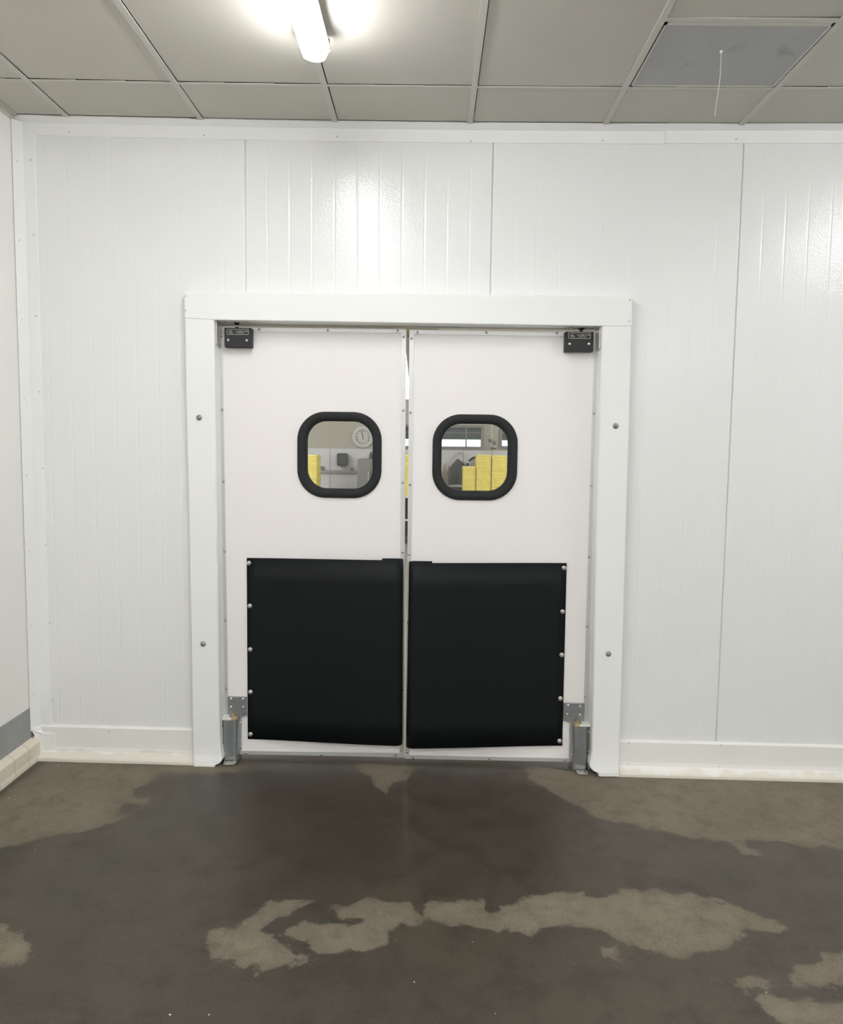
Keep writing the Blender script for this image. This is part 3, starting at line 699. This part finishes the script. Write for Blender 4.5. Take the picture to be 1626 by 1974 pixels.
# ------------------------------------------------------------------ upper pivot brackets on the frame
def pivot(s, px_in, px_far, py_far, px_pin, leg_y, lab, dz=.020, px_face=413):
    a = PY(px_in, py_far, .06); b_ = PY(px_far, py_far, .06); z = a.z
    pin = PY(px_pin, py_far, .03); top = z + dz
    t = empty('pivot_bracket', (pin.x, .03, z), lab, 'bracket')
    obj('head_plate', box(min(a.x, b_.x), max(a.x, b_.x), -.012, .080, top - .004, top), STEEL, t)
    zl = PY(px_in, leg_y, .02).z; x0 = PY(px_face, 640, -.05).x + s * .001
    obj('jamb_leg', box(min(x0, x0 + s * .006), max(x0, x0 + s * .006), -.030, .042, zl, top), STEEL, t)
    nb = mesh_of('bracket_bolt', add_lathe(bmesh.new(), (0, 0, 0), [(.009, 0), (.009, -.003), (.006, -.0045), (.006, -.008), (0, -.008)], 6), SCREWM, False)
    for k in (-.052, .052): inst('bolt', nb, t, (pin.x + k, -.001, top - .004))
    obj('washer', add_lathe(bmesh.new(), (pin.x, .028, top - .004), [(0, 0), (.014, 0), (.015, -.003), (.008, -.009), (0, -.009)]), BLKS, t, smooth=True)
    obj('pin', add_lathe(bmesh.new(), (pin.x, .028, top - .012), [(0, 0), (.0075, 0), (.0075, -.022), (0, -.022)]), SCREWM, t, smooth=True)
pivot(1, 416.2, 500, 629.5, 457, 666, 'stainless pivot bracket under the frame header above the left door')
pivot(-1, 1159.3, 1087, 638, 1121, 674, 'stainless pivot bracket under the frame header above the right door', .011, 1161)

# ------------------------------------------------------------------ lower hinge guards on the posts
def guard(s, xj, xe, yt, yb, lab, foot):
    """s=+1: bolted to the left post, opening to the right"""
    a = PY(xj, yt, -.005); e = PY(xe, yt, -.005); zt0 = a.z; zb0 = zf(e.x) + .004
    x0, x1 = a.x, e.x; wd_ = abs(x1 - x0)
    t = empty('hinge_guard', ((x0 + x1) / 2, .03, zb0), lab, 'hinge guard')
    pl = []
    for i in range(7): q = math.radians(90 * i / 6); pl.append((x1 - s * .022 * (1 - math.sin(q)), -.005 + .022 * (1 - math.cos(q))))
    pl = [(x1, .075)] + [(x1 - s * .020 + s * .020 * math.cos(math.radians(90 * i / 6)), .015 - .020 * math.sin(math.radians(90 * i / 6))) for i in range(7)]
    pl += [(x0 + s * .020 - s * .008 * math.sin(math.radians(90 * i / 4)), -.005 + .010 * (1 - math.cos(math.radians(90 * i / 4)))) for i in range(5)] + [(x0 + s * .012, .075)]
    obj('housing', add_vprism(bmesh.new(), pl, zb0, zt0), GALV, t)
    obj('side_flange', box(min(x0, x0 + s * .0025), max(x0, x0 + s * .0025), -.016, .075, zb0 + .006, zt0 - .01), STEEL, t)
    fb_ = mesh_of('guard_bolt', add_lathe(bmesh.new(), (0, 0, 0), [(0, 0), (.009, 0), (.009, s * .002), (.0065, s * .003), (.006, s * .008), (0, s * .0085)], 16, 'x'), SCREWM)
    for f in (.12, .56): inst('bolt', fb_, t, (x0 + s * .0025, -.004, zt0 - (zt0 - zb0) * f))
    cap = [(x0 + s * .0, -.006), (x0 + s * wd_ * .62, -.006), (x0 + s * wd_ * .62, .06), (x0, .06)]
    obj('top_cap', add_vprism(bmesh.new(), cap, zt0 + .0005, zt0 + .012), mat('white_cap', (222, 222, 216), .5), t, bevel=.003)
    be = obj('bearing', add_lathe(bmesh.new(), (x0 + s * wd_ * .68, .022, zt0), [(0, 0), (.026, 0), (.026, .004), (.018, .014), (.010, .018), (.009, .026), (0, .026)]), BRASS, t, smooth=False)
    be['label'] = 'dull brass bearing'
    f0, f1 = foot; u, v_ = PY(f0, yb, -.04).x, PY(f1, yb, -.04).x
    zc0 = zf(u)
    plf = [(min(u, v_) + .0, -.012), (min(u, v_), -.040), (min(u, v_) + .007, -.050), (max(u, v_) - .007, -.050), (max(u, v_), -.040), (max(u, v_), -.012)]
    obj('foot_plate', add_vprism(bmesh.new(), plf, zc0 + .004, zc0 + .0085), STEEL, t)
    for k in (.3, .62):
        xq = min(u, v_) + (max(u, v_) - min(u, v_)) * k; obj('bolt', add_lathe(bmesh.new(), (xq, -.028, zc0 + .0085), [(0, 0), (.007, 0), (.006, .004), (0, .005)], 12), SCREWM, t)
guard(1, 425, 458, 1389, 1466, 'galvanised metal guard housing at the foot of the left post', (430, 453))
guard(-1, 1138.5, 1105.5, 1402, 1480, 'galvanised metal guard housing at the foot of the right post', (1113.5, 1135))

# small chips of debris on the floor
ch = bmesh.new(); bmesh.ops.create_icosphere(ch, subdivisions=1, radius=.0035)
for v_ in ch.verts: v_.co = Vector((v_.co.x * random.uniform(.6, 1.3), v_.co.y * random.uniform(.6, 1.4), v_.co.z * .5))
chm = mesh_of('debris_chip', ch, mat('white_chip', (215, 212, 200), .6), False)
for i, (px, py, sc) in enumerate(((799, 1894, .8), (328, 1957, 1.0), (403, 1957, .8), (113, 1477, .8), (97, 1473, .5), (16, 1539, .9), (68, 1638, .6), (160, 1503, .5), (955, 1955, .5), (1478, 1914, .6), (912, 1817, .5), (765, 1812, .4))):
    fx, fy = fpt(px, py); o = inst('debris_chip', chm, None, (fx, fy, zf(fx) + .0015)); o.scale = (sc, sc, sc); o.rotation_euler.z = i * 1.1
    tag(o, 'tiny white chip lying on the damp concrete floor', 'debris', 'white chips on the floor')

# ================================================================== the room beyond the doors
YF = 10.2; ZC2 = 3.5
FLB = mat('pale_concrete', (150, 142, 126), .45, bump=(40, .3, .002), var=.15, vscale=1.3)
bm = bmesh.new(); 
vs = [bm.verts.new((x, y, zf(x) - (.0005 if y < 1 else 0))) for x, y in ((-6.5, .10), (5, .10), (5, YF + .2), (-6.5, YF + .2))]; bm.faces.new(vs)
tag(obj('floor', bm, FLB, recalc=False), 'pale concrete floor of the room beyond the doors', 'floor', kind='structure')
BEI = mat('beige_wall_paint', (176, 172, 158), .7)
tag(obj('ceiling', box(-6.5, 5, .12, YF + .2, ZC2, ZC2 + .1), BEI), 'beige ceiling of the room beyond the doors', 'ceiling', kind='structure')
tag(obj('wall_far_left', box(-6.6, -6.5, .1, YF + .2, -.2, ZC2), BEI), 'left wall of the room beyond the doors', 'wall', kind='structure')
tag(obj('wall_far_right', box(5, 5.1, .1, YF + .2, -.2, ZC2), BEI), 'right wall of the room beyond the doors', 'wall', kind='structure')
# far wall with two window openings
def R(x0, y0, x1, y1, Y=YF): a, b_ = PY(x0, y0, Y), PY(x1, y1, Y); return a.x, b_.x, b_.z, a.z      # xmin, xmax, zmin, zmax
w1 = R(752, 818, 932, 866); w2 = R(964, 818, 1100, 866)
rect = lambda r: [(r[0], r[2]), (r[1], r[2]), (r[1], r[3]), (r[0], r[3])]
obw = obj('wall_far', prism([(-6.6, -.2), (5.1, -.2), (5.1, ZC2), (-6.6, ZC2)], YF, YF + .15, [rect(w1), rect(w2)]), BEI)
tag(obw, 'beige wall seen through the door windows at the far end', 'wall', kind='structure')
WAI = mat('grey_white_hygiene_panel', (205, 205, 203), .35, var=.05, vscale=2)
zw = PY(780, 866.5, YF).z
bm = bmesh.new(); x = -6.5
while x < 5: add_box(bm, x + .004, min(x + 1.2, 5) - .004, YF - .012, YF - .001, -.1, zw); x += 1.2
obj('wainscot_panel', bm, WAI, obw)
FRM = mat('grey_window_frame', (128, 127, 120), .5); BLI = mat('dark_blind', (74, 80, 80), .6)
CY = bpy.data.materials.new('tinted_pane'); CY.use_nodes = True; N = CY.node_tree.nodes; L = CY.node_tree.links
for n_ in list(N): N.remove(n_)
out = N.new('ShaderNodeOutputMaterial'); tr = N.new('ShaderNodeBsdfTransparent'); tr.inputs[0].default_value = (.9, .985, 1, 1); L.new(tr.outputs[0], out.inputs[0])
def win(name, r, lab, px_cells, strip):
    x0, x1, z0, z1 = r; t = empty(name, ((x0 + x1) / 2, YF + .05, z0), lab, 'window', kind='structure')
    bm = bmesh.new(); f = .045
    add_box(bm, x0, x0 + f, YF - .03, YF + .10, z0, z1); add_box(bm, x1 - f, x1, YF - .03, YF + .10, z0, z1)
    add_box(bm, x0 + f, x1 - f, YF - .03, YF + .10, z1 - f, z1); add_box(bm, x0 + f, x1 - f, YF - .04, YF + .10, z0, z0 + f)
    for px in px_cells: q = PY(px, 855, YF + .02).x; add_box(bm, q - .012, q + .012, YF + .0, YF + .06, z0 + f, z1 - f)
    obj('window_frame', bm, FRM, t)
    zs = PY(900, strip, YF).z
    bl = obj('blind', box(x0 + f, x1 - f, YF + .02, YF + .05, zs, z1 - f), BLI, t)
    zr = PY(900, 834.5, YF).z; obj('blind_rail', box(x0 + f, x1 - f, YF + .012, YF + .02, zr - .007, zr + .007), mat('rail_grey', (125, 128, 125), .5), bl)
    obj('pane', box(x0 + f, x1 - f, YF + .07, YF + .075, z0 + f, zs), CY, t)
win('window_1', w1, 'wide window with dark blind over a bright strip, seen through the right door window', (798, 899), 847.5)
win('window_2', w2, 'window with dark blind right of the pipe on the far wall', (1020,), 848)
# lamp in the far room
FARL = emit('far_lamp', (250, 250, 255), LAMP_FAR)
def far_light(cx, y0, ln, lab): return light(cx, y0, ln, lab, FARL, 2.86, .17)
e = PZ(786, 770, 2.39); n_ = PZ(767, 664, 2.39); d_ = n_ - e
fl_ = light(0, d_.length / 2, d_.length, 'bright hanging lamp of the far room seen through the gap between the doors', emit('hanging_lamp', (252, 252, 255), 5.0), 2.495, .105)
mid_ = (e + n_) / 2; fl_.location.x += mid_.x; fl_.location.y += mid_.y; fl_.rotation_euler.z = math.atan2(d_.x, -d_.y)
wr = bmesh.new()
for k in (-1.2, 1.2): add_tube(wr, [(k * .0 + 0, k, 2.495), (0, k, ZC2)], .004, 6)
wo = obj('suspension_wire', wr, GRID, None, loc=(0, 0, 2.39)); wo.parent = fl_; wo.location = (0, 0, 0)
for v_ in wo.data.vertices: v_.co.z += 2.39 - fl_.location.z
for cx, yy in ((-3.4, 8.6), (3.2, 8.6), (-3.4, 4.0), (3.2, 4.0)): far_light(cx, yy, 3.0, 'lamp on the ceiling of the far room, ' + ('left' if cx < 0 else 'right') + (' far' if yy > 5 else ' near') + ' one')

# clock
cq = PY(700, 842.5, YF - .02); RC = .2; yk = YF - .001
ck = empty('wall_clock', (cq.x, yk, cq.z - RC), 'round white wall clock with roman numerals seen through the left door window', 'clock')
obj('rim', add_lathe(bmesh.new(), (cq.x, yk, cq.z), [(RC * .93, 0), (RC, -.012), (RC * .96, -.028), (RC * .84, -.030), (RC * .76, -.022), (RC * .72, -.028), (RC * .68, -.02), (RC * .68, 0)], 48, 'y'), mat('pale_rim', (196, 197, 196), .4, var=.15, vscale=20), ck, smooth=True)
obj('face', add_lathe(bmesh.new(), (cq.x, yk, cq.z), [(0, -.010), (RC * .69, -.010), (RC * .69, 0), (0, 0)], 48, 'y'), mat('clock_face', (196, 196, 188), .6), ck)
INK = mat('clock_ink', (50, 52, 52), .6)
for h, s_ in enumerate(('XII', 'I', 'II', 'III', 'IIII', 'V', 'VI', 'VII', 'VIII', 'IX', 'X', 'XI')):
    me = text_mesh(s_, .036, .002); me.materials.clear(); me.materials.append(INK)
    for v_ in me.vertices: v_.co = Vector((v_.co.x, v_.co.z, v_.co.y))
    me.flip_normals()
    a = math.radians(h * 30); inst('numeral', me, ck, (cq.x + RC * .55 * math.sin(a), yk - .012, cq.z + RC * .55 * math.cos(a)), (0, a, 0))
for nm, a, ln_, w_ in (('hour_hand', -9, .075, .008), ('minute_hand', -16, .115, .006)):
    a = math.radians(a); bm = bmesh.new(); line_mesh_prism(bm, [(cq.x - .045 * math.sin(a), cq.z - .045 * math.cos(a)), (cq.x + ln_ * math.sin(a), cq.z + ln_ * math.cos(a))], w_, yk - .016, yk - .014); obj(nm, bm, INK, ck)
# towel dispenser
x0, x1, z0, z1 = R(649, 873.5, 669.5, 898.5, YF - .2)
ds = empty('towel_dispenser', ((x0 + x1) / 2, YF - .1, z0), 'dark round cornered towel dispenser on the far wall under the clock', 'dispenser')
DK = mat('smoked_plastic', (62, 62, 58), .25)
cxm, czm = (x0 + x1) / 2, (z0 + z1) / 2
bm = bmesh.new(); rows = []
for yy, k in ((YF - .012, 1), (YF - .14, 1), (YF - .185, .94), (YF - .2, .8)): rows.append([bm.verts.new((x, yy, z)) for x, z in rrect(cxm, czm, (x1 - x0) / 2 * k, (z1 - z0) / 2 * k, .035 * k, 5)])
for A, B in zip(rows, rows[1:]):
    for k in range(len(A)): j = (k + 1) % len(A); bm.faces.new((A[k], A[j], B[j], B[k]))
bm.faces.new(rows[-1]); bm.faces.new(rows[0]); obj('cover', bm, DK, ds, smooth=False)
obj('band', box(x0 - .002, x1 + .002, YF - .150, YF - .02, czm - .008, czm + .004), mat('band_grey', (105, 105, 100), .4), ds)
# conduit rail with socket boxes
def far_box(name, r, d, mt, lab, cat, y1=YF - .012, grp=None):
    x0, x1, z0, z1 = r; return tag(obj(name, box(x0, x1, y1 - d, y1, z0, z1), mt, bevel=.006), lab, cat, grp)
GR = mat('grey_rail', (150, 150, 147), .5)
far_box('wall_rail', R(560, 905.5, 688, 912.5), .05, GR, 'grey horizontal cable rail low on the far wall left of the cabinet', 'rail')
far_box('wall_rail', R(820, 908, 873, 916), .05, GR, 'grey horizontal cable rail low on the far wall left of the hanging apron', 'rail')
far_box('socket_box', R(616.5, 898.5, 625, 905.3), .06, mat('socket_grey', (112, 112, 108), .5), 'small dark grey socket box above the rail right of the yellow stack', 'socket')
far_box('socket_box', R(676.5, 902, 681.5, 905.3), .06, mat('socket_grey2', (140, 140, 136), .5), 'small grey socket box above the rail beside the cabinet', 'socket')
# cabinet
x0, x1, z0, z1 = R(689, 884.5, 742, 1000, 9.3); cb = empty('cabinet', ((x0 + x1) / 2, 9.6, zf(x0)), 'tall grey steel cabinet below the clock in the far room', 'cabinet')
CG = mat('cabinet_grey', (128, 127, 122), .45, var=.06)
obj('body', box(x0, x1, 9.32, 9.9, zf(x0) + .0, z1), CG, cb, bevel=.01)
xm = (x0 + x1) / 2
for a, b_ in ((x0 + .01, xm - .003), (xm + .003, x1 - .01)):
    d_ = obj('door', box(a, b_, 9.30, 9.32, zf(x0) + .08, z1 - .02), CG, cb, bevel=.004)
    hx = b_ - .04 if a < xm - .1 else a + .04; obj('handle', box(hx - .008, hx + .008, 9.275, 9.30, 1.0, 1.14), SCREWM, d_)
q = PY(716, 884, 9.45); bt = obj('spray_bottle', add_lathe(bmesh.new(), (q.x, 9.45, z1 + .001), [(0, 0), (.035, 0), (.037, .07), (.028, .09), (.012, .105), (.012, .125), (0, .125)]), mat('bottle_dark', (80, 80, 76), .4), smooth=True)
tag(bt, 'small dark bottle standing on top of the grey cabinet', 'bottle')

# yellow ribbed plastic stacks on black trolleys
YS = 8.6
def stack(pxa, pxb, pyt, lab, trol=True, dy=.42, seed=0):
    a = PY(pxa, pyt, YS); b_ = PY(pxb, pyt, YS); zbot = PY(785, 957, YS).z; ztop = a.z; n = int((ztop - zbot) / .024)
    bm = bmesh.new(); st = (ztop - zbot) / n; prof = []
    for k in range(n):
        z = zbot + k * st; prof += [(0, z), (-.014, z + st * .2), (-.014, z + st * .62), (0, z + st * .82)]
    prof.append((0, ztop))
    L_ = [(a.x - o_, YS + o_, z) for o_, z in prof]; 
    ringz = []
    for o_, z in prof: ringz.append([bm.verts.new(p) for p in ((a.x + .014 + o_, YS + o_, z), (b_.x - .014 - o_, YS + o_, z), (b_.x - .014 - o_, YS + dy - o_, z), (a.x + .014 + o_, YS + dy - o_, z))])
    for A, B in zip(ringz, ringz[1:]):
        for k in range(4): j = (k + 1) % 4; bm.faces.new((A[k], A[j], B[j], B[k]))
    bm.faces.new(ringz[0]); bm.faces.new(ringz[-1])
    o = obj('plastic_stack', bm, YEL); tag(o, lab, 'plastic stack', 'yellow ribbed stacks on the trolleys'); return a.x, b_.x, zbot
s1 = stack(578, 611.5, 877, 'yellow ribbed plastic stack at the left edge of the left door window')
s2 = stack(768, 801, 876.5, 'yellow ribbed plastic stack seen in the gap between the two doors')
s3 = stack(893.5, 918.0, 899.5, 'shortest yellow ribbed plastic stack, beside the hanging apron in the right door window')
s4 = stack(919, 947.8, 877, 'tall yellow ribbed plastic stack touching the shortest one in the right door window')
s5 = stack(948.8, 979.5, 878, 'yellow ribbed plastic stack at the right side of the right door window')
def trolley(x0, x1, zt, lab):
    t = empty('trolley', ((x0 + x1) / 2, YS + .2, zf(x0)), lab, 'trolley', 'black trolleys carrying the yellow stacks')
    y0, y1 = YS - .04, YS + .46; x0 -= .03; x1 += .03; fz_ = zf((x0 + x1) / 2)
    obj('top_tray', box(x0, x1, y0, y1, zt - .022, zt - .001), SCR, t); 
    obj('upper_box', box(x0 + .01, x1 - .01, y0 + .01, y1 - .01, zt - .36, zt - .023), BLKS, t)
    obj('rail', box(x0, x1, y0, y1, zt - .39, zt - .361), SCR, t)
    obj('lower_box', box(x0 + .01, x1 - .01, y0 + .01, y1 - .01, fz_ + .13, zt - .391), BLKS, t)
    for a in (x0 + .05, x1 - .05):
        for b__ in (y0 + .05, y1 - .05): obj('caster', add_lathe(bmesh.new(), (a - .015, b__, fz_ + .0645), [(0, 0), (.064, 0), (.064, .03), (0, .03)], 16, 'x'), BLKR, t)
trolley(s1[0], s1[1], s1[2], 'black wheeled trolley under the leftmost yellow stack')
trolley(s2[0], s2[1], s2[2], 'black wheeled trolley seen in the gap between the two doors')
trolley(s3[0], s5[1], s3[2], 'wide black wheeled trolley under the three right yellow stacks')
# black ring behind the stacks
q = PY(922, 903, 9.9); bm = bmesh.new()
add_tube(bm, [(q.x + .20 * math.cos(a), 9.9, q.z + .20 * math.sin(a)) for a in np.linspace(0, 2 * math.pi, 33)[:-1]], .02, 10, True)
ho = empty('hose_reel', (q.x, 9.95, q.z - .22), 'black ring of a hose reel rising behind the shortest yellow stack', 'hose reel')
obj('hose_ring', bm, BLKR, ho, smooth=True)
for a in (148, 60, -30, 240):
    a = math.radians(a); bm = bmesh.new(); add_tube(bm, [(q.x + .178 * math.cos(a), 9.9, q.z + .178 * math.sin(a)), (q.x + .223 * math.cos(a), 9.9, q.z + .223 * math.sin(a))], .023, 8); obj('clamp', bm, SCR, ho)
obj('wall_arm', box(q.x - .03, q.x + .03, 9.92, YF - .013, q.z - .22, q.z + .2), GR, ho)
# counter under the window
x0, x1, z0, z1 = R(790, 935, 893, 939, 9.7); bm = bmesh.new()
ct = empty('work_counter', ((x0 + x1) / 2, 9.9, zf(0)), 'white edged work counter below the hanging apron in the far room', 'counter')
obj('worktop', box(x0 - .3, x1 + .6, 9.7, YF - .014, z0, z1), mat('pale_edge', (200, 199, 192), .4), ct, bevel=.004)
obj('carcass', box(x0 - .28, x1 + .58, 9.76, YF - .014, zf(0), z0), mat('dark_counter', (84, 84, 80), .6), ct)
# hanging apron
q = PY(883, 905, 10.0); bm = bmesh.new(); n, m2 = 14, 12; grid = []
zt1, zb1 = PY(883, 884, 10.0).z, z1 + .012
for j in range(m2 + 1):
    f = j / m2; row = []; hw_ = .05 + .105 * min(1, f * 3.0) ** .7
    for i in range(n + 1):
        u = i / n * 2 - 1; row.append(bm.verts.new((q.x + u * hw_ + .01 * math.sin(6 * f), 10.02 + .03 * math.sin(u * 7 + f * 3) * (.4 + f), zt1 + (zb1 - zt1) * f - .05 * abs(u) * (1 - f))))
    grid.append(row)
for A, B in zip(grid, grid[1:]):
    for i in range(n): bm.faces.new((A[i], A[i + 1], B[i + 1], B[i]))
ap = empty('apron', (q.x, 10.05, zb1), 'dark grey rubber apron hanging over the work counter in the far room', 'apron')
o = obj('cloth', bm, mat('apron_grey', (72, 74, 72), .5, var=.3, vscale=9), ap, smooth=True); sd = o.modifiers.new('s', 'SOLIDIFY'); sd.thickness = .012
hk = PY(885.5, 873, 10.1); bm = bmesh.new(); add_tube(bm, [(q.x, 10.03, zt1 - .03), (hk.x, 10.08, (hk.z + zt1) / 2), (hk.x, 10.12, hk.z), (hk.x + .02, YF - .02, hk.z + .005)], .018, 8)
obj('strap', bm, mat('strap_pale', (190, 190, 184), .5), ap, smooth=True)
for i, (px, pt, w_, lab) in enumerate(((858.5, 893.5, .040, 'pale brown bottle at the left end of the far work counter'), (867, 897, .022, 'narrow brown bottle between the pale bottle and the hanging apron'))):
    q = PY(px, pt, 9.85); h_ = q.z - z1
    tag(obj('bottle', add_lathe(bmesh.new(), (q.x, 9.85, z1 + .001), [(0, 0), (w_, 0), (w_, h_ * .75), (w_ * .5, h_ * .88), (w_ * .45, h_), (0, h_)], 16), mat('bottle_brown%d' % i, ((150, 142, 122), (112, 98, 80))[i], .5), smooth=True), lab, 'bottle', 'bottles on the far work counter')
# vertical pipe with valve
pq = PY(949, 830, 10.1); zbv = 1.25
pp = empty('water_pipe', (pq.x, 10.12, zbv), 'pale vertical water pipe with valve wheels on the pillar between the far windows', 'pipe')
bm = bmesh.new(); add_tube(bm, [(pq.x, 10.12, zbv), (pq.x, 10.12, ZC2)], .012, 10); obj('tube', bm, SCR, pp, smooth=True)
VK = mat('valve_dark', (84, 84, 78), .45, .4)
for px, py in ((945.5, 849.5), (953, 854)):
    k = PY(px, py, 10.08); bm = bmesh.new(); add_tube(bm, [(k.x + .028 * math.cos(a), 10.06, k.z + .028 * math.sin(a)) for a in np.linspace(0, 2 * math.pi, 17)[:-1]], .006, 8, True)
    add_tube(bm, [(k.x, 10.05, k.z), (k.x, 10.115, k.z)], .008, 8); add_tube(bm, [(k.x - .028, 10.06, k.z), (k.x + .028, 10.06, k.z)], .005, 8); add_tube(bm, [(k.x, 10.1, k.z), (pq.x, 10.12, k.z)], .008, 8)
    obj('valve_wheel', bm, VK, pp)
k = PY(949, 864.5, 10.08); bm = bmesh.new(); add_tube(bm, [(k.x - .015, 10.1, k.z), (k.x + .075, 10.07, k.z)], .010, 8); add_box(bm, k.x - .022, k.x + .022, 10.08, 10.14, k.z - .02, k.z + .022); obj('tap', bm, VK, pp)
bpy.context.view_layer.update()
